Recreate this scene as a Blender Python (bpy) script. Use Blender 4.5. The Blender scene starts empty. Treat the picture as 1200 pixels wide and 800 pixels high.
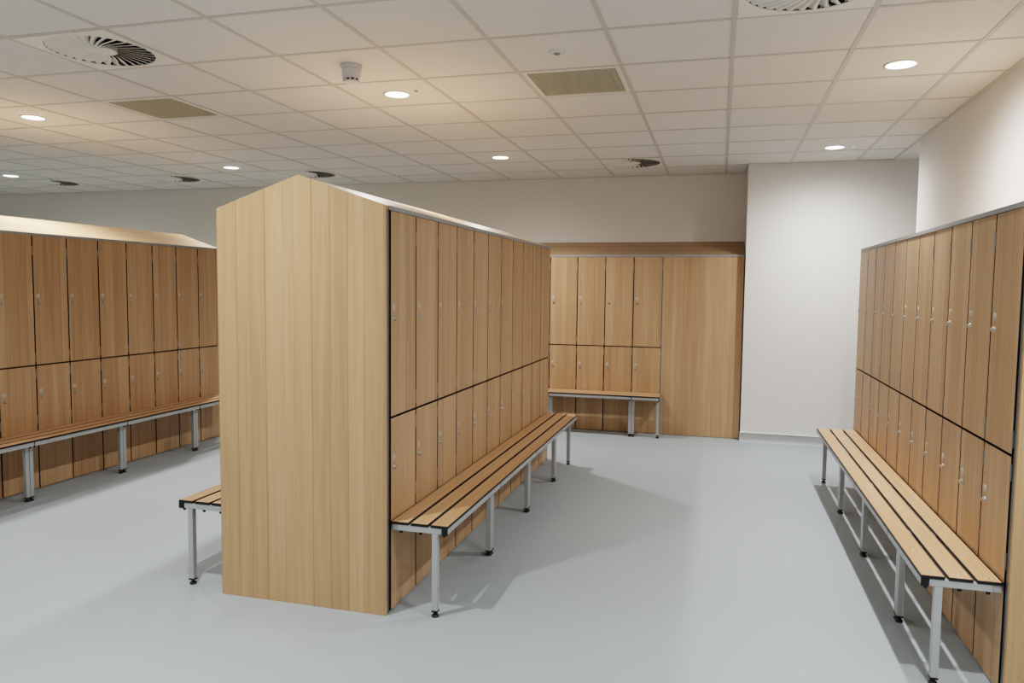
import bpy, bmesh, math, random
from math import pi, sin, cos, radians
from mathutils import Vector, Matrix
random.seed(7)
S = bpy.context.scene
COL = S.collection

# ------------------------------------------------------------------ dimensions (metres)
H = 2.779                    # ceiling height
ISLAND_R, ISLAND_L = -1.478, -2.358
RIGHT_F, LEFT_F = 1.039, -4.869
BACK_F = 4.264
PIER_F = 4.178
BACK_W = 4.765
WALL_R = 1.520
Y0, PITCH, N = -0.556, 0.30, 11
PANEL_Y = -0.610
BENCH_D = 0.283

# ------------------------------------------------------------------ materials
def new_mat(name):
    m = bpy.data.materials.new(name); m.use_nodes = True
    nt = m.node_tree
    return m, nt, nt.nodes['Principled BSDF']

def plain(name, col, rough=0.5, metal=0.0, spec=0.5, emit=None, noise=0.0, nscale=8.0, bump=0.0, bscale=300):
    m, nt, b = new_mat(name)
    b.inputs['Base Color'].default_value = (*col, 1)
    b.inputs['Roughness'].default_value = rough
    b.inputs['Metallic'].default_value = metal
    b.inputs['Specular IOR Level'].default_value = spec
    if emit:
        b.inputs['Emission Color'].default_value = (*emit[0], 1)
        b.inputs['Emission Strength'].default_value = emit[1]
    tc = nt.nodes.new('ShaderNodeTexCoord')
    if noise:
        n = nt.nodes.new('ShaderNodeTexNoise'); n.inputs['Scale'].default_value = nscale
        n.inputs['Detail'].default_value = 4
        r = nt.nodes.new('ShaderNodeMapRange')
        r.inputs['To Min'].default_value = 1 - noise; r.inputs['To Max'].default_value = 1 + noise
        mx = nt.nodes.new('ShaderNodeMix'); mx.data_type = 'RGBA'; mx.blend_type = 'MULTIPLY'
        mx.inputs[0].default_value = 1
        mx.inputs[6].default_value = (*col, 1)
        nt.links.new(tc.outputs['Object'], n.inputs['Vector'])
        nt.links.new(n.outputs['Fac'], r.inputs['Value'])
        nt.links.new(r.outputs['Result'], mx.inputs[7])
        nt.links.new(mx.outputs[2], b.inputs['Base Color'])
    if bump:
        n2 = nt.nodes.new('ShaderNodeTexNoise'); n2.inputs['Scale'].default_value = bscale
        bp = nt.nodes.new('ShaderNodeBump'); bp.inputs['Strength'].default_value = bump
        bp.inputs['Distance'].default_value = 0.002
        nt.links.new(tc.outputs['Object'], n2.inputs['Vector'])
        nt.links.new(n2.outputs['Fac'], bp.inputs['Height'])
        nt.links.new(bp.outputs['Normal'], b.inputs['Normal'])
    return m

def wood(name, grain, dark, mid, light, plank=0.085, rough=0.42):
    """oak-effect laminate: narrow staves, fine grain; grain is 'x' or 'z' in the thing's own frame"""
    m, nt, b = new_mat(name)
    N_, L = nt.nodes.new, nt.links.new
    def math_(op, a, c=None, d=None):
        n = N_('ShaderNodeMath'); n.operation = op
        for i, v in enumerate((a, c, d)):
            if v is None: continue
            if isinstance(v, (int, float)): n.inputs[i].default_value = v
            else: L(v, n.inputs[i])
        return n.outputs[0]
    tc = N_('ShaderNodeTexCoord'); sp = N_('ShaderNodeSeparateXYZ'); L(tc.outputs['Object'], sp.inputs[0])
    oi = N_('ShaderNodeObjectInfo')
    if grain == 'z': u, v = math_('ADD', sp.outputs[0], sp.outputs[1]), sp.outputs[2]
    else: u, v = math_('ADD', sp.outputs[1], sp.outputs[2]), sp.outputs[0]
    off = math_('MULTIPLY', oi.outputs['Random'], 37.0)
    u2 = math_('ADD', u, off)
    # irregular staves
    w = N_('ShaderNodeTexNoise'); w.noise_dimensions = '1D'; w.inputs['Scale'].default_value = 5.0; w.inputs['Detail'].default_value = 0
    L(u2, w.inputs['W'])
    us = math_('ADD', math_('DIVIDE', u2, plank), math_('MULTIPLY', w.outputs['Fac'], 1.3))
    idx = math_('FLOOR', us); fr = math_('FRACT', us)
    wn = N_('ShaderNodeTexWhiteNoise'); wn.noise_dimensions = '1D'; L(idx, wn.inputs['W'])
    # seam between the staves
    seam = math_('SMOOTH_MIN', math_('MULTIPLY', fr, 36.0), math_('MULTIPLY', math_('SUBTRACT', 1.0, fr), 36.0), 0.1)
    seam = math_('MINIMUM', seam, 1.0)
    # grain vectors
    cb = N_('ShaderNodeCombineXYZ')
    L(math_('MULTIPLY', u2, 95.0), cb.inputs[0]); L(math_('ADD', math_('MULTIPLY', v, 1.6), math_('MULTIPLY', idx, 3.7)), cb.inputs[1])
    g = N_('ShaderNodeTexNoise'); g.inputs['Scale'].default_value = 1.0; g.inputs['Detail'].default_value = 5; g.inputs['Roughness'].default_value = 0.6
    L(cb.outputs[0], g.inputs['Vector'])
    cb2 = N_('ShaderNodeCombineXYZ')
    L(math_('MULTIPLY', u2, 22.0), cb2.inputs[0]); L(math_('ADD', math_('MULTIPLY', v, 0.9), math_('MULTIPLY', idx, 9.1)), cb2.inputs[1])
    g2 = N_('ShaderNodeTexNoise'); g2.inputs['Scale'].default_value = 1.0; g2.inputs['Detail'].default_value = 3; g2.inputs['Distortion'].default_value = 0.8
    L(cb2.outputs[0], g2.inputs['Vector'])
    # small knots / flecks
    vo = N_('ShaderNodeTexVoronoi'); vo.feature = 'F1'; vo.inputs['Scale'].default_value = 1.0
    cb3 = N_('ShaderNodeCombineXYZ'); L(math_('MULTIPLY', u2, 6.0), cb3.inputs[0]); L(math_('MULTIPLY', v, 2.6), cb3.inputs[1])
    L(cb3.outputs[0], vo.inputs['Vector'])
    knot = math_('LESS_THAN', vo.outputs['Distance'], 0.02)
    t = math_('ADD', math_('MULTIPLY', g.outputs['Fac'], 0.36), math_('MULTIPLY', g2.outputs['Fac'], 0.34))
    t = math_('ADD', t, 0.165)
    t = math_('ADD', t, math_('MULTIPLY', math_('SUBTRACT', wn.outputs['Value'], 0.5), 0.16))
    t = math_('SUBTRACT', t, math_('MULTIPLY', math_('SUBTRACT', 1.0, seam), 0.36))
    t = math_('SUBTRACT', t, math_('MULTIPLY', knot, 0.25))
    cr = N_('ShaderNodeValToRGB'); e = cr.color_ramp.elements
    e[0].position = 0.20; e[0].color = (*dark, 1); e[1].position = 0.80; e[1].color = (*light, 1)
    mm = cr.color_ramp.elements.new(0.5); mm.color = (*mid, 1)
    L(t, cr.inputs[0]); L(cr.outputs[0], b.inputs['Base Color'])
    b.inputs['Roughness'].default_value = rough
    b.inputs['Specular IOR Level'].default_value = 0.4
    bp = N_('ShaderNodeBump'); bp.inputs['Strength'].default_value = 0.06; bp.inputs['Distance'].default_value = 0.001
    L(g.outputs['Fac'], bp.inputs['Height']); L(bp.outputs['Normal'], b.inputs['Normal'])
    return m

def floor_mat():
    m, nt, b = new_mat('pale grey vinyl')
    N_, L = nt.nodes.new, nt.links.new
    tc = N_('ShaderNodeTexCoord')
    n = N_('ShaderNodeTexNoise'); n.inputs['Scale'].default_value = 0.9; n.inputs['Detail'].default_value = 3; L(tc.outputs['Object'], n.inputs['Vector'])
    s = N_('ShaderNodeTexNoise'); s.inputs['Scale'].default_value = 260; s.inputs['Detail'].default_value = 2; L(tc.outputs['Object'], s.inputs['Vector'])
    vo = N_('ShaderNodeTexVoronoi'); vo.inputs['Scale'].default_value = 22; L(tc.outputs['Object'], vo.inputs['Vector'])
    lt = N_('ShaderNodeMath'); lt.operation = 'LESS_THAN'; lt.inputs[1].default_value = 0.045; L(vo.outputs['Distance'], lt.inputs[0])
    mix = N_('ShaderNodeMix'); mix.data_type = 'RGBA'; L(n.outputs['Fac'], mix.inputs[0])
    mix.inputs[6].default_value = (0.360, 0.405, 0.432, 1); mix.inputs[7].default_value = (0.388, 0.433, 0.460, 1)
    mix2 = N_('ShaderNodeMix'); mix2.data_type = 'RGBA'; mix2.blend_type = 'MULTIPLY'; mix2.inputs[0].default_value = 0.10
    L(mix.outputs[2], mix2.inputs[6]); L(s.outputs['Color'], mix2.inputs[7])
    mix3 = N_('ShaderNodeMix'); mix3.data_type = 'RGBA'; L(mix2.outputs[2], mix3.inputs[6]); mix3.inputs[7].default_value = (0.62, 0.64, 0.65, 1)
    mf = N_('ShaderNodeMath'); mf.operation = 'MULTIPLY'; mf.inputs[1].default_value = 0.35; L(lt.outputs[0], mf.inputs[0]); L(mf.outputs[0], mix3.inputs[0])
    L(mix3.outputs[2], b.inputs['Base Color'])
    r = N_('ShaderNodeMapRange'); r.inputs['To Min'].default_value = 0.42; r.inputs['To Max'].default_value = 0.58; L(n.outputs['Fac'], r.inputs['Value']); L(r.outputs[0], b.inputs['Roughness'])
    b.inputs['Specular IOR Level'].default_value = 0.35
    bp = N_('ShaderNodeBump'); bp.inputs['Strength'].default_value = 0.05; bp.inputs['Distance'].default_value = 0.001
    L(s.outputs['Fac'], bp.inputs['Height']); L(bp.outputs['Normal'], b.inputs['Normal'])
    return m

OAK_D, OAK_M, OAK_L = (0.320, 0.193, 0.102), (0.485, 0.317, 0.187), (0.610, 0.442, 0.290)
PAL_D, PAL_M, PAL_L = (0.330, 0.204, 0.108), (0.500, 0.327, 0.186), (0.600, 0.414, 0.250)
M = dict(
    door=wood('oak laminate door', 'z', OAK_D, OAK_M, OAK_L),
    panel=wood('pale oak laminate panel', 'z', PAL_D, PAL_M, PAL_L),
    roof=wood('oak laminate along', 'x', OAK_D, OAK_M, OAK_L, rough=0.34),
    roof_painted_shade=wood('oak laminate along with painted shade', 'x', *[tuple(c*.74 for c in k) for k in (OAK_D, OAK_M, OAK_L)], rough=0.45),  # same oak darkened: shade on the back top is put into its colour
    slat=wood('oak slat', 'x', (0.36, 0.200, 0.100), (0.54, 0.335, 0.190), (0.66, 0.455, 0.285), rough=0.4),
    black=plain('black laminate edge', (0.012, 0.012, 0.013), 0.5),
    carcass=plain('dark carcass', (0.018, 0.016, 0.014), 0.6),
    alu=plain('silver painted steel', (0.44, 0.455, 0.465), 0.36, 0.25, noise=0.03),
    trim=plain('grey aluminium trim', (0.34, 0.35, 0.36), 0.45, 0.1),
    post=plain('dark grey aluminium post', (0.13, 0.14, 0.145), 0.4, 0.2),
    chrome=plain('chrome', (0.45, 0.43, 0.40), 0.28, 0.9),
    disc=plain('pale number disc', (0.50, 0.46, 0.40), 0.45),
    steel=plain('hinge steel', (0.26, 0.25, 0.235), 0.4, 0.3),
    rubber=plain('black foot', (0.012, 0.012, 0.012), 0.55),
    screw=plain('dull screw', (0.42, 0.40, 0.38), 0.3, 0.5),
    wall=plain('white painted plaster', (0.76, 0.75, 0.73), 0.75, noise=0.012, nscale=2, bump=0.03),
    wall_warm_bounce=plain('white plaster tinted with warm bounce', (0.75, 0.73, 0.69), 0.75, noise=0.012, nscale=2, bump=0.03),  # wall plaster tinted warm, standing in for light bounced off wood
    tile=plain('white mineral ceiling tile', (0.755, 0.745, 0.715), 0.9, noise=0.02, nscale=40, bump=0.08, bscale=420),
    bar=plain('ceiling tee bar', (0.56, 0.55, 0.52), 0.5),
    plate=plain('white powder coat', (0.80, 0.785, 0.735), 0.45),
    vane=plain('white diffuser vane', (0.76, 0.755, 0.71), 0.4),
    cavity=plain('dark plenum', (0.045, 0.044, 0.040), 0.8),
    olive=plain('beige egg crate', (0.57, 0.55, 0.445), 0.6),
    plastic=plain('white plastic', (0.66, 0.66, 0.68), 0.4),
    grey=plain('grey plastic', (0.30, 0.28, 0.27), 0.5),
    glow=plain('lit diffuser', (0.9, 0.9, 0.9), 0.5, emit=((1.0, 0.985, 0.95), 9.0)),
    led=plain('green led', (0.05, 0.4, 0.3), 0.4, emit=((0.15, 1.0, 0.65), 2.5)),
    cove=plain('grey cove skirting', (0.40, 0.425, 0.44), 0.5),
    lip=plain('white capping strip', (0.80, 0.80, 0.80), 0.4),
    floor=floor_mat(),
)

# ------------------------------------------------------------------ mesh builder
class MB:
    def __init__(self): self.v, self.f = [], []
    def add(self, vs, fs):
        o = len(self.v); self.v += [tuple(p) for p in vs]; self.f += [tuple(i + o for i in f) for f in fs]; return self
    def box(self, x0, x1, y0, y1, z0, z1):
        return self.add([(x0,y0,z0),(x1,y0,z0),(x1,y1,z0),(x0,y1,z0),(x0,y0,z1),(x1,y0,z1),(x1,y1,z1),(x0,y1,z1)],
                        [(0,3,2,1),(4,5,6,7),(0,1,5,4),(1,2,6,5),(2,3,7,6),(3,0,4,7)])
    def prism(self, poly, axis, a, b):
        """poly: 2-D outline; extruded along axis from a to b"""
        n = len(poly)
        def p(q, t): return (t, q[0], q[1]) if axis == 'x' else (q[0], t, q[1]) if axis == 'y' else (q[0], q[1], t)
        vs = [p(q, a) for q in poly] + [p(q, b) for q in poly]
        fs = [tuple(range(n))[::-1], tuple(range(n, 2*n))] + [(i, (i+1) % n, n + (i+1) % n, n + i) for i in range(n)]
        return self.add(vs, fs)
    def lathe(self, prof, axis='z', c=(0,0,0), n=24, closed=True):
        """prof: (radius, t) along the axis"""
        vs, fs = [], []
        for r, t in prof:
            for k in range(n):
                a = 2*pi*k/n; q = (r*cos(a), r*sin(a))
                p = (q[0], q[1], t) if axis == 'z' else (q[0], t, q[1]) if axis == 'y' else (t, q[0], q[1])
                vs.append((p[0]+c[0], p[1]+c[1], p[2]+c[2]))
        for i in range(len(prof)-1):
            for k in range(n):
                fs.append((i*n+k, i*n+(k+1) % n, (i+1)*n+(k+1) % n, (i+1)*n+k))
        if closed:
            fs.append(tuple(range(n))[::-1]); fs.append(tuple((len(prof)-1)*n+k for k in range(n)))
        return self.add(vs, fs)
    def build(self, name, mat, parent=None, bevel=0.0, smooth=False):
        me = bpy.data.meshes.new(name); me.from_pydata(self.v, [], self.f)
        bm = bmesh.new(); bm.from_mesh(me)
        bmesh.ops.recalc_face_normals(bm, faces=bm.faces)
        if bevel:
            bmesh.ops.bevel(bm, geom=[e for e in bm.edges if len(e.link_faces) == 2 and e.calc_face_angle() > 0.6], offset=bevel, segments=2, affect='EDGES', profile=0.6)
        bm.to_mesh(me); bm.free()
        me.materials.append(M[mat] if isinstance(mat, str) else mat)
        if smooth:
            for p in me.polygons: p.use_smooth = len(p.vertices) <= 4
        o = bpy.data.objects.new(name, me); COL.objects.link(o)
        if parent: o.parent = parent
        return o
    def faced(self, name, face, edge, parent=None, bevel=0.0):
        """board with a laminate front (towards -y) and dark core edges"""
        o = self.build(name, face, parent, bevel)
        o.data.materials.append(M[edge])
        for p in o.data.polygons:
            if p.normal.y > -.9: p.material_index = 1
        return o

def tag(o, label, cat, group=None):
    o['label'] = label; o['category'] = cat
    if group: o['group'] = group
    return o
def thing(name, label, cat, loc=(0,0,0), rz=0.0, group=None):
    o = bpy.data.objects.new(name, None); COL.objects.link(o)
    o.empty_display_size = 0.1
    o.location = loc; o.rotation_euler = (0, 0, rz)
    return tag(o, label, cat, group)
def struct(mb, name, mat, **k):
    o = mb.build(name, mat, **k); o['kind'] = 'structure'; return o
def kids(o): return [c for c in bpy.data.objects if c.parent == o]
def dup(root, loc, rz, label, group):
    r = root.copy(); COL.objects.link(r); r.location = loc; r.rotation_euler = (0, 0, rz); r['label'] = label
    if group: r['group'] = group
    def rec(src, dst):
        for ch in CH.get(src.name, []):
            c = ch.copy(); COL.objects.link(c); c.parent = dst; rec(ch, c)
    rec(root, r)
    return r
CH = {}
def index_tree():
    CH.clear()
    for o in bpy.data.objects:
        if o.parent: CH.setdefault(o.parent.name, []).append(o)

# ------------------------------------------------------------------ room shell
X_L, Y_F, X_RR = -10.6, -6.4, 2.9
struct(MB().box(X_L, X_RR, Y_F, BACK_W + .1, -0.1, 0.0), 'floor', 'floor')
struct(MB().box(X_L - .1, 0.215, BACK_W, BACK_W + .1, 0, H + .02), 'wall_back', 'wall_warm_bounce')
struct(MB().box(0.213, X_RR, PIER_F, BACK_W + .1, 0, H + .02), 'wall_back_pier', 'wall')
struct(MB().box(WALL_R, WALL_R + .1, Y_F, 3.19, 0, H + .02).box(WALL_R + .1, X_RR, 3.09, 3.19, 0, H + .02), 'wall_right', 'wall')
struct(MB().box(X_RR, X_RR + .1, 3.09, PIER_F + .1, 0, H + .02), 'wall_recess', 'wall')
struct(MB().box(X_L - .1, X_L, Y_F, BACK_W, 0, H + .02), 'wall_left', 'wall_warm_bounce')
struct(MB().box(X_L - .1, WALL_R + .1, Y_F - .1, Y_F, 0, H + .02), 'wall_front', 'wall_warm_bounce')

# suspended ceiling: 600 mm tiles, left out where a grille or diffuser takes a tile's place
SWIRL = [(-3.3, -.3), (.3, -.3), (-.9, 3.9), (-4.5, 3.9), (-6.3, 3.9), (-8.1, 3.9)]
GRILLE = [(-3.9, .9), (-.9, .9)]
taken = {(round((x - .3) / .6), round((y - .3) / .6)) for x, y in SWIRL + GRILLE}
mb = MB()
zt = H + .0022
for i in range(-18, 3):
    for j in range(-11, 8):
        x0, x1, y0, y1 = i*.6, min(i*.6 + .6, WALL_R), j*.6, min(j*.6 + .6, BACK_W)
        if (i, j) in taken or x0 >= WALL_R or y0 >= BACK_W: continue
        mb.add([(x0, y0, zt), (x1, y0, zt), (x1, y1, zt), (x0, y1, zt)], [(0, 3, 2, 1)])
# plain strip over the recess
mb.add([(WALL_R, 3.1, H), (X_RR + .05, 3.1, H), (X_RR + .05, BACK_W, H), (WALL_R, BACK_W, H)], [(0, 3, 2, 1)])
struct(mb, 'ceiling', 'tile')
mb = MB()
bw = .012
for i in range(-17, 3): mb.box(i*.6 - bw, i*.6 + bw, Y_F, BACK_W, H - .0012, H + .010)
for j in range(-10, 8):
    for i in range(-18, 3):
        x0, x1 = i*.6 + bw, min(i*.6 + .6 - bw, WALL_R)
        if x0 < WALL_R: mb.box(x0, x1, j*.6 - bw, j*.6 + bw, H - .0004, H + .009)
struct(mb, 'trim_1', 'bar')
# wall angle round the ceiling's edge
struct(MB().box(WALL_R - .022, WALL_R, Y_F, 3.19, H - .003, H + .008).box(WALL_R - .01, WALL_R + .012, 3.19, PIER_F, H - .003, H + .008)
       .box(X_L, .213, BACK_W - .022, BACK_W, H - .003, H + .008).box(.191, .213, PIER_F - .022, BACK_W, H - .003, H + .008)
       .box(.213, WALL_R, PIER_F - .022, PIER_F, H - .003, H + .008), 'trim_2', 'bar')
# grey cove skirting with a white capping strip round the pier
c = [(0, 0), (-.03, 0), (-.018, .010), (-.011, .03), (-.008, .085), (0, .085)]
struct(MB().prism([(PIER_F + a, z) for a, z in c], 'x', .205, X_RR), 'baseboard_back', 'cove')
struct(MB().box(.203, X_RR, PIER_F - .012, PIER_F, .085, .094), 'trim_3', 'lip')

# ------------------------------------------------------------------ lockers
Z_MID, Z_TOP, Z_SEAT = .919, 1.868, .435
def make_locker(zs):
    """one two-door locker; own frame: front face on y = 0 looking to -y, x across, base at z = 0"""
    t = thing('locker', '', 'locker')
    D, g = .43, .005
    MB().box(.001, PITCH - .001, .020, D, .0, zs[2]).build('carcass', 'carcass', t)
    MB().box(g, PITCH - g, 0, .018, .006, .422).faced('plinth_panel', 'door', 'black', t)
    for z0, z1, lz, kz, hz in ((.430, zs[1] - .005, .728, .683, (.515, .855)), (zs[1] + .005, zs[2], 1.430, 1.378, (.980, 1.760*zs[2]/Z_TOP))):
        d = MB().box(g, PITCH - g, 0, .018, z0, z1).faced('door', 'door', 'black', t)
        MB().lathe([(.0, -.0012), (.0155, -.0012), (.0165, -.0006), (.0165, .001)], 'y', (.036, 0, lz), 20, False).build('number_disc', 'disc', d, smooth=True)['label'] = 'pale round disc'
        MB().lathe([(.0, -.012), (.0070, -.012), (.0085, -.0105), (.0085, -.004), (.0125, -.003), (.0125, .001)], 'y', (.040, 0, kz), 20, False).build('lock', 'chrome', d, smooth=True)['label'] = 'chrome lock'
        for h in hz:
            (MB().box(PITCH - g - .0005, PITCH - .0005, -.0012, .012, h - .032, h + .032)
             .lathe([(.0028, h - .033), (.0028, h + .033)], 'z', (PITCH - .0022, -.001, 0), 8)).build('hinge', 'steel', d)
    return t

ORD = ['nearest', 'second', 'third', 'fourth', 'fifth', 'sixth', 'seventh', 'eighth', 'ninth', 'tenth', 'farthest']
tall = make_locker((0, Z_MID, Z_TOP))
low = make_locker((0, Z_MID, 1.840))
index_tree()
first = {id(tall): True, id(low): True}
def put(proto, loc, rz, label, group):
    if first[id(proto)]:
        first[id(proto)] = False
        proto.location = loc; proto.rotation_euler = (0, 0, rz); proto['label'] = label; proto['group'] = group
        return proto
    return dup(proto, loc, rz, label, group)
for k in range(N):
    put(tall, (ISLAND_R, Y0 + k*PITCH, 0), pi/2,
        f"{ORD[k]} two-door oak locker in the run above the central island's long bench", 'lockers on the bench side of the central island')
for k in range(N):   # the island's other face: only the edge of its first column shows
    put(tall, (ISLAND_L, Y0 + (k + 1)*PITCH, 0), -pi/2,
        f"{ORD[k]} two-door oak locker on the island's hidden left face, above the half-hidden bench", 'lockers on the hidden face of the central island')
for k in range(N):
    put(low, (RIGHT_F, Y0 + (k + 1)*PITCH, 0), -pi/2,
        f"{ORD[k]} two-door oak locker in the run along the white right wall", 'lockers along the right wall')
for k in range(N):
    n = N - 1 - k
    w = ['first', 'second', 'third', 'fourth', 'fifth', 'sixth', 'seventh', 'eighth', 'ninth', 'tenth', 'eleventh'][n]
    put(tall, (LEFT_F, Y0 + k*PITCH, 0), pi/2,
        f"shaded two-door oak locker in the left bank, {w} leftward from behind the island's gable", 'lockers in the left bank')
BACK_X = -.606
NB = 8
for k in range(NB):
    w = ['first', 'second', 'third', 'fourth', 'fifth', 'sixth', 'seventh', 'eighth'][k]
    put(tall, (BACK_X - (k + 1)*PITCH, BACK_F, 0), 0,
        f"two-door oak locker on the back wall, {w} leftward from the wide blank panel", 'lockers on the back wall')

# ------------------------------------------------------------------ gable ends and sloping tops
def gable(label, x0, x1, y, eave, ridge, group, flip=1, xr=None, fill=(True, True)):
    """end panel facing -y at y; flip=-1 for the far end"""
    w = x1 - x0
    t = thing('end_panel', label, 'panel', ((x0 + x1)/2, y, 0), 0 if flip == 1 else pi, group)
    h = w/2
    if xr is None: poly = [(-h, 0), (h, 0), (h, eave), (0, ridge), (-h, eave)]
    else: poly = [(-h, 0), (h, 0), (h, ridge), (-h, eave)]
    MB().prism(poly, 'y', 0, .020).build('board', 'panel', t, bevel=.0008)
    for s, on in zip((-1, 1), fill):
        if not on: continue
        a, b = sorted((s*(h - .020), s*(h + .001)))
        MB().box(a, b, .0205, .034, 0, eave - .020).build('edge_trim', 'post', t)
        a, b = sorted((s*(h - .06), s*(h - .004)))
        MB().box(a, b, .0345, .054, 0, eave - .024).build('filler_strip', 'black', t)
    return t
EAVE, RIDGE = 1.888, 2.034
FAR_Y = Y0 + N*PITCH + .022
gable('tall pale oak gable panel closing the near end of the central island', ISLAND_L, ISLAND_R, PANEL_Y, EAVE, RIDGE, 'gable end panels')
gable('oak gable panel at the far end of the central island', ISLAND_L, ISLAND_R, FAR_Y, EAVE, RIDGE, 'gable end panels', -1, fill=(False, False))
LW = .88
gable('near oak gable panel of the left bank, at the left bank end out of frame', LEFT_F - LW, LEFT_F, PANEL_Y, EAVE, RIDGE, 'gable end panels')
gable("far oak gable panel of the left bank, under its sloping top's far end", LEFT_F - LW, LEFT_F, FAR_Y, EAVE, RIDGE, 'gable end panels', -1, fill=(False, False))
gable('oak end panel of the right wall lockers, cut by the right edge of the photo', RIGHT_F, WALL_R - .005, PANEL_Y, 1.856, 1.856, 'gable end panels', xr=1, fill=(True, False))
gable('oak end panel at the far end of the right wall lockers', RIGHT_F, WALL_R - .005, FAR_Y, 1.856, 1.856, 'gable end panels', -1, xr=-1, fill=(False, False))

def roof(label, x0, x1):
    """two-pitch oak top over a back-to-back bank; own frame runs along x"""
    L_ = FAR_Y - PANEL_Y - .0414
    t = thing('sloping_top', label, 'locker top', ((x0 + x1)/2, PANEL_Y + .0207, 0), pi/2, 'sloping oak tops')
    h = (x1 - x0)/2; th = .016
    for s in (-1, 1):
        poly = [(0, RIDGE - .002), (s*(h - .001), EAVE - .001), (s*(h - .001), EAVE - .001 - th), (0, RIDGE - .002 - th)]
        MB().prism(poly, 'x', 0, L_).build('roof_board', 'roof', t)
        a, b = sorted((s*(h + .003), s*(h - .0005)))
        MB().box(.014, L_ - .002, a, b, Z_TOP + .002, EAVE + .001).build('edge_trim', 'trim', t)
    return t
roof('oak double-pitched top over the central island lockers', ISLAND_L, ISLAND_R)
roof('brightly lit oak double-pitched top over the left bank', LEFT_F - LW, LEFT_F)
# flat capping over the right wall lockers
t = thing('locker_capping', 'flat grey-edged capping over the right wall lockers', 'locker top', (RIGHT_F, PANEL_Y + .021, 0))
MB().box(.004, WALL_R - RIGHT_F - .005, 0, FAR_Y - PANEL_Y - .042, 1.846, 1.856).build('top_board', 'panel', t)
MB().box(-.003, .0035, 0, FAR_Y - PANEL_Y - .042, 1.842, 1.862).build('edge_trim', 'trim', t)
# back wall: mono-pitch top and wide blank panel
bx0 = BACK_X - NB*PITCH
t = thing('sloping_top', 'oak single-pitched top leaning to the back wall over its lockers', 'locker top', (bx0, BACK_F, 0), 0, 'sloping oak tops')
Lb = .205 - bx0
MB().prism([(.001, EAVE), (.50, EAVE + .165), (.50, EAVE + .149), (.001, EAVE - .016)], 'x', 0, Lb).build('roof_board', 'roof_painted_shade', t)
MB().box(0, Lb, -.004, .0005, Z_TOP + .002, EAVE + .001).build('edge_trim', 'trim', t)
t = thing('wide_panel', 'wide blank oak panel between the back wall lockers and the white pier', 'panel', (BACK_X, BACK_F, 0))
MB().box(.010, .808, 0, .018, .004, Z_TOP).build('board', 'door', t)
MB().box(.0, .009, .002, .03, 0, Z_TOP).build('edge_trim', 'trim', t)

# ------------------------------------------------------------------ benches
def bench(label, loc, rz, L_, supports, joints, group='slatted benches', ends=(True, True), screws=None):
    """own frame: back edge on y = 0, front edge on y = -BENCH_D, runs along x from 0 to L_"""
    t = thing('bench', label, 'bench', loc, rz, group)
    T = .028
    w = .0830; gap = (BENCH_D - .006 - 3*w)/2
    zt_, zb = Z_SEAT, Z_SEAT - .013
    sc = []
    for a, b in zip([0] + joints, joints + [L_]):
        n = max(2, round((b - a)/.28) + 1)
        sc += [a + .035 + (b - a - .07)*i/(n - 1) for i in range(n)]
    for i in range(3):
        y1 = -.006 - i*(w + gap); y0 = y1 - w
        core = MB().box(0, L_, y0, y1, zb, zt_ - .0012).build('slat', 'black', t)
        core['label'] = 'slat with a black edge'
        MB().box(.0025, L_ - .0025, y0 + .0018, y1 - .0018, zt_ - .0012, zt_).build('oak_face', 'slat', core)
        for x in sc:
            MB().lathe([(.0, .0014), (.0062, .0012), (.0075, 0)], 'z', (x, (y0 + y1)/2, zt_), 10, False).build('screw', 'screw', core, smooth=True)
    zr1 = zb - .0004; zr0 = zr1 - T
    yf = -BENCH_D + .0015
    edges = [0] + joints + [L_]
    for a, b in zip(edges, edges[1:]):
        e0 = .004 if a == 0 else .003; e1 = .004 if b == L_ else .003
        MB().box(a + e0, b - e1, yf, yf + T, zr0, zr1).build('front_rail', 'alu', t, bevel=.002)
        MB().box(a + e0, b - e1, -.006 - T, -.006, zr0, zr1).build('back_rail', 'alu', t, bevel=.002)
    for j in joints:
        MB().box(j - .0032, j + .0032, yf - .0005, yf + T - .002, zr0 + .001, zr1 + .008).build('joint_cap', 'black', t)
    for e, x in zip(ends, (0, L_)):
        if e:
            a, b = (x - .001, x + .0045) if x == 0 else (x - .0045, x + .001)
            MB().box(a, b, yf - .0012, yf + T - .0005, zr0 - .001, zr1 - .0005).build('end_cap', 'black', t)
    for x in supports:
        # cross tube below the slats, black bolt heads under it, square front leg on a screw foot
        cx = MB().box(x - T/2, x + T/2, yf + T + .0005, -.006 - T - .0005, zr0, zr1)
        cr = cx.build('cross_tube', 'alu', t, bevel=.002)
        for i in range(3):
            yc = -.006 - i*(w + gap) - w/2
            MB().lathe([(.0065, zr0 - .013), (.0075, zr0 - .010), (.0075, zr0 + .001)], 'z', (x, yc - .02 if i == 2 else yc, 0), 10).build('bolt', 'rubber', cr)
        yl = -BENCH_D + .064
        leg = MB().box(x - T/2, x + T/2, yl - T/2, yl + T/2, .030, zr0 - .0005).build('leg', 'alu', t, bevel=.002)
        (MB().lathe([(.0, .0), (.0165, .0), (.0175, .005), (.012, .012), (.0055, .015), (.0055, .023)], 'z', (x, yl, 0), 14, False)
         .box(x - T/2 - .0006, x + T/2 + .0006, yl - T/2 - .0006, yl + T/2 + .0006, .023, .031)).build('foot', 'rubber', leg)
    return t
def pairs(js): return [q for j in js for q in (j - .0160, j + .0160)]
B0, BL = -.562, 3.225
bench("long slatted bench fixed to the central island's right face", (ISLAND_R - .002 + .004, B0, 0), pi/2, BL, [.016] + pairs([.868, 1.735, 2.585]) + [BL - .045], [.868, 1.735, 2.585])
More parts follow.
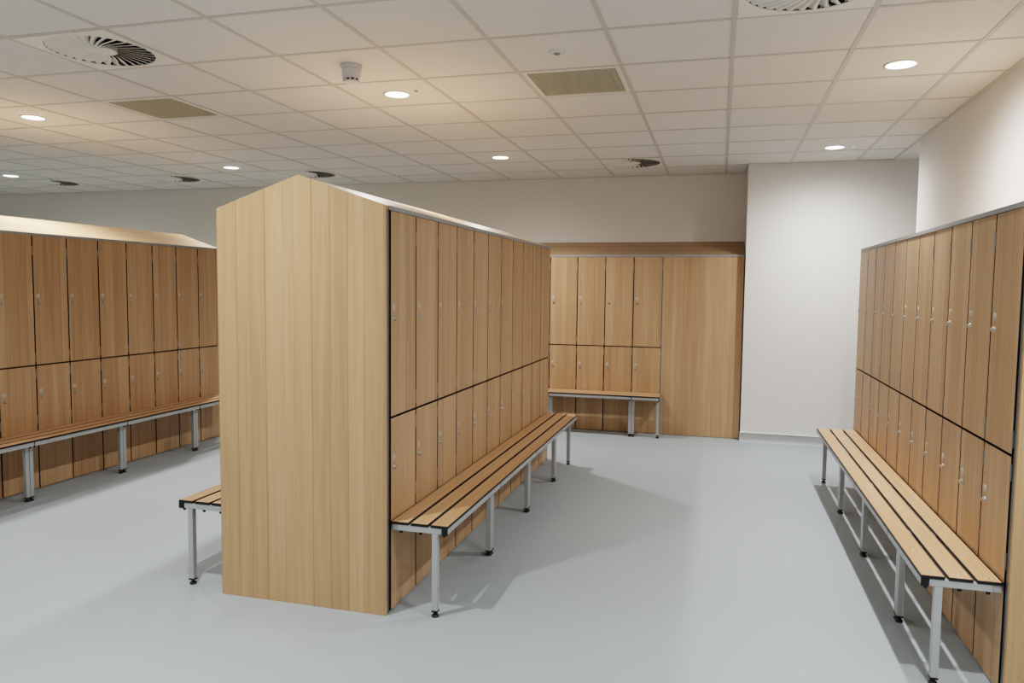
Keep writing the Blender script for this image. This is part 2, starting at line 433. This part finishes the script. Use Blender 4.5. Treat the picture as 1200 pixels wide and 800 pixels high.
bench("half-hidden slatted bench on the central island's left face", (ISLAND_L - .002, B0 + BL, 0), -pi/2, BL, [.045] + pairs([.64, 1.49, 2.357]) + [BL - .016], [.64, 1.49, 2.357])
bench('long slatted bench along the right wall lockers', (RIGHT_F - .002, B0 + BL, 0), -pi/2, BL, [.016] + pairs([.872, 1.735, 2.62]) + [BL - .016], [.872, 1.735, 2.62])
bench('long shaded slatted bench under the left bank of lockers', (LEFT_F + .002, B0, 0), pi/2, BL, [.016] + pairs([.05 + .868, 1.77, 2.64]) + [BL - .016], [.05 + .868, 1.77, 2.64])
bb = BACK_X + .016 - (bx0 + .05)
bench('slatted bench under the back wall lockers', (bx0 + .05, BACK_F - .002, 0), 0, bb, [.016] + pairs([bb - 1.155, bb - .285]) + [bb - .016], [bb - 1.155, bb - .285])

# ------------------------------------------------------------------ ceiling fittings
def swirl_proto():
    t = thing('swirl_diffuser', '', 'air diffuser')
    R, hw, n = .268, .287, 96
    vs, fs = [], []
    for k in range(n):
        a = 2*pi*k/n; ca, sa = cos(a), sin(a); q = hw/max(abs(ca), abs(sa))
        vs += [(R*ca, R*sa, .0), (q*ca, q*sa, 0), ((R)*ca, (R)*sa, .012)]
    for k in range(n):
        j = (k + 1) % n
        fs += [(3*k, 3*k+1, 3*j+1, 3*j), (3*k, 3*j, 3*j+2, 3*k+2)]
    MB().add(vs, fs).build('face_plate', 'plate', t)
    MB().lathe([(R, .004), (R + .002, .10), (0, .10)], 'z', (0, 0, 0), 48, False).build('plenum', 'cavity', t)
    nv = 32; vs, fs = [], []
    for k in range(nv):
        rows = 7; o = len(vs)
        for i in range(rows):
            u = i/(rows - 1); r = .076 + (R - .003 - .076)*u
            ph = 2*pi*k/nv - .40*(1 - u)**1.6
            chord = 2*pi*r/nv*(.97 - .10*u)
            da = chord/r; rise = .005 + .013*u
            for c_, z in ((0, .0005), (.36, .0015), (1, .0015 + rise)):   # flat lower lip, then a raked blade
                a = ph + da*c_
                vs.append((r*cos(a), r*sin(a), z))
        for i in range(rows - 1):
            for c_ in (0, 1):
                p = o + i*3 + c_; fs.append((p, p + 1, p + 4, p + 3))
    MB().add(vs, fs).build('vane_ring', 'vane', t)
    MB().lathe([(0, -.002), (.070, -.001), (.080, .003), (.080, .03), (0, .03)], 'z', (0, 0, 0), 32, False).build('hub', 'plate', t, smooth=True)
    return t
sw = swirl_proto(); index_tree()
for i, ((x, y), lab) in enumerate(zip(SWIRL, (
        'large round swirl air diffuser in the ceiling at upper left',
        'swirl air diffuser cut off by the top edge of the photo',
        'small far swirl diffuser near the back wall, left of the white pier',
        "swirl diffuser partly hidden by the central island's ridge",
        'far swirl diffuser over the left bank, left of the lit downlight',
        'farthest left swirl diffuser near the back wall, beside a downlight'))):
    if i == 0: sw.location = (x, y, H - .001); sw['label'] = lab; sw['group'] = 'swirl air diffusers'
    else: dup(sw, (x, y, H - .001), 0, lab, 'swirl air diffusers')

def grille_proto():
    t = thing('return_grille', '', 'air grille')
    hw, hi = .287, .262
    f = MB()
    for a, b, c_, d in ((-hw, hw, -hw, -hi), (-hw, hw, hi, hw), (-hw, -hi, -hi, hi), (hi, hw, -hi, hi)): f.box(a, b, c_, d, 0, .012)
    f.build('frame', 'plate', t)
    g = MB()
    n = 30
    for i in range(1, n):
        p = -hi + 2*hi*i/n
        g.box(p - .0015, p + .0015, -hi, hi, .002, .009); g.box(-hi, hi, p - .0015, p + .0015, .002, .009)
    g.build('egg_crate', 'olive', t)
    MB().box(-hi, hi, -hi, hi, .0095, .015).build('backing', 'olive', t)
    return t
gr = grille_proto(); index_tree()
for i, ((x, y), lab) in enumerate(zip(GRILLE, ('olive-beige square air grille in the ceiling at left, beyond the large diffuser',
                                               'olive-beige square air grille in the ceiling right of centre'))):
    if i == 0: gr.location = (x, y, H - .001); gr['label'] = lab; gr['group'] = 'square return air grilles'
    else: dup(gr, (x, y, H - .001), 0, lab, 'square return air grilles')

def downlight_proto():
    t = thing('downlight', '', 'ceiling light')
    MB().lathe([(.074, .004), (.076, -.004), (.084, -.005), (.090, -.001), (.090, .005)], 'z', (0, 0, 0), 40, False).build('bezel', 'plate', t, smooth=True)
    MB().lathe([(0, -.0025), (.075, -.0025), (.075, .002)], 'z', (0, 0, 0), 40, False).build('lamp_diffuser', 'glow', t)
    return t
dl = downlight_proto(); index_tree()
DLS = [(-5.1, .9, 'lit round downlight nearest the left edge over the left bank'),
       (-8.1, 3.3, 'small far lit downlight at the far left by the back wall'),
       (-5.1, 3.3, "lit downlight just left of the central island's gable peak"),
       (-2.1, .9, 'lit downlight beside the smoke detector, with a warm glow round it'),
       (-2.1, 3.3, 'small lit downlight near the back wall, directly beyond the one with the warm glow'),
       (.9, .94, 'large lit downlight nearest the right wall'),
       (.9, 3.42, 'lit downlight in front of the white pier, beside a green indicator')]
for i, (x, y, lab) in enumerate(DLS):
    if i == 0: dl.location = (x, y, H); dl['label'] = lab; dl['group'] = 'round ceiling downlights'
    else: dup(dl, (x, y, H), 0, lab, 'round ceiling downlights')

# emergency indicators, sensor, smoke detector
def dot(name, x, y, r, mat, label, cat):
    t = thing(name, label, cat, (x, y, H), 0, 'ceiling indicators')
    MB().lathe([(0, -.004), (r*.7, -.004), (r, 0), (r, .006)], 'z', (0, 0, 0), 16, False).build('rim', 'plastic' if mat == 'led' else 'grey', t, smooth=True)
    MB().lathe([(0, -.0065), (r*.55, -.0055), (r*.6, -.003)], 'z', (0, 0, 0), 12, False).build('lens', mat, t, smooth=True)
dot('indicator', 1.045, 3.40, .013, 'led', 'tiny green ceiling indicator by the downlight in front of the white pier', 'indicator')
dot('indicator', -4.99, 3.30, .012, 'led', "tiny green ceiling indicator beside the downlight left of the gable peak", 'indicator')
dot('indicator', -1.945, .85, .013, 'grey', 'tiny unlit grey ceiling indicator right of the warm-glowing downlight', 'indicator')
t = thing('presence_sensor', 'small round flat sensor in the ceiling near the right-hand square grille', 'sensor', (-.90, .285, H))
MB().lathe([(.0, -.008), (.020, -.008), (.044, -.004), (.047, 0), (.047, .006)], 'z', (0, 0, 0), 28, False).build('body', 'plastic', t, smooth=True)
MB().lathe([(0, -.018), (.010, -.016), (.017, -.011), (.019, -.007)], 'z', (0, 0, 0), 20, False).build('lens', 'grey', t, smooth=True)
t = thing('smoke_detector', 'white smoke detector hanging from the ceiling tile', 'smoke detector', (-2.09, .25, H))
MB().lathe([(.060, .006), (.060, -.018), (.056, -.022)], 'z', (0, 0, 0), 32, True).build('base', 'plastic', t, smooth=True)
MB().lathe([(.050, -.022), (.053, -.026), (.053, -.062), (.046, -.072), (.046, -.076)], 'z', (0, 0, 0), 32, True).build('housing', 'plastic', t, smooth=True)
MB().lathe([(.036, -.072), (.036, -.088)], 'z', (0, 0, 0), 24, True).build('chamber', 'black', t)
mb = MB()
for k in range(10):
    a = 2*pi*k/10; ca, sa = cos(a), sin(a)
    p = [(.040*ca - s*.0045*sa, .040*sa + s*.0045*ca) for s in (-1, 1)] + [(.046*ca + s*.0045*-sa, .046*sa + s*.0045*ca) for s in (1, -1)]
    mb.prism(p, 'z', -.090, -.074)
mb.lathe([(.046, -.088), (.044, -.096), (.0, -.100)], 'z', (0, 0, 0), 32, False).lathe([(.0, -.088), (.046, -.088)], 'z', (0, 0, 0), 32, False).build('cage', 'plastic', t)

# ------------------------------------------------------------------ lamps
LAMP_W = 50.0
BEAM = 1.7
def beam(l, k):
    """a recessed lamp throws less light sideways: strength falls with the angle from straight down"""
    l.use_nodes = True
    nt = l.node_tree; em = nt.nodes['Emission']
    g = nt.nodes.new('ShaderNodeNewGeometry')
    d = nt.nodes.new('ShaderNodeVectorMath'); d.operation = 'DOT_PRODUCT'
    nt.links.new(g.outputs['Normal'], d.inputs[0]); nt.links.new(g.outputs['Incoming'], d.inputs[1])
    a = nt.nodes.new('ShaderNodeMath'); a.operation = 'ABSOLUTE'; nt.links.new(d.outputs['Value'], a.inputs[0])
    p = nt.nodes.new('ShaderNodeMath'); p.operation = 'POWER'; p.inputs[1].default_value = k; nt.links.new(a.outputs[0], p.inputs[0])
    nt.links.new(p.outputs[0], em.inputs['Strength'])
for x in (-8.1, -5.1, -2.1, .9):
    for y in (-3.9, -1.5, .9, 3.3):
        yy = y
        if x == -5.1 and y == -1.5: yy = -1.72
        if x == .9 and y == .9: yy = .94
        if x == .9 and y == 3.3: yy = 3.42
        l = bpy.data.lights.new('downlight_lamp', 'AREA')
        l.shape = 'DISK'; l.size = .06; l.energy = LAMP_W; l.spread = pi
        l.color = {-8.1: (1, .94, .86), -5.1: (1, .97, .925)}.get(x, (1.0, .993, .978))
        beam(l, BEAM)
        o = bpy.data.objects.new('downlight_lamp', l); COL.objects.link(o)
        o.location = (x, yy, H - .007)

# ------------------------------------------------------------------ world, camera, colour
w = bpy.data.worlds.new('World'); S.world = w; w.use_nodes = True
w.node_tree.nodes['Background'].inputs[0].default_value = (.6, .62, .65, 1)
w.node_tree.nodes['Background'].inputs[1].default_value = 0.0

cam = bpy.data.cameras.new('camera'); co = bpy.data.objects.new('camera', cam); COL.objects.link(co)
yaw, pitch, roll = -.2697, -.0705, .0109
fwd = Vector((sin(yaw)*cos(pitch), cos(yaw)*cos(pitch), sin(pitch)))
r0 = Vector((cos(yaw), -sin(yaw), 0)); u0 = r0.cross(fwd)
r_ = r0*cos(roll) + u0*sin(roll); u_ = -r0*sin(roll) + u0*cos(roll)
mat = Matrix((r_, u_, -fwd)).transposed().to_4x4(); mat.translation = Vector((-.0284, -3.7067, 1.5206))
co.matrix_world = mat
cam.sensor_width = 36; cam.lens = 36*876.37/1200; cam.clip_start = .05
S.camera = co
S.view_settings.view_transform = 'Filmic'
S.view_settings.look = 'High Contrast'
S.view_settings.exposure = -0.12
S.cycles.use_denoising = True
S.cycles.max_bounces = 10; S.cycles.diffuse_bounces = 6; S.cycles.sample_clamp_indirect = 8
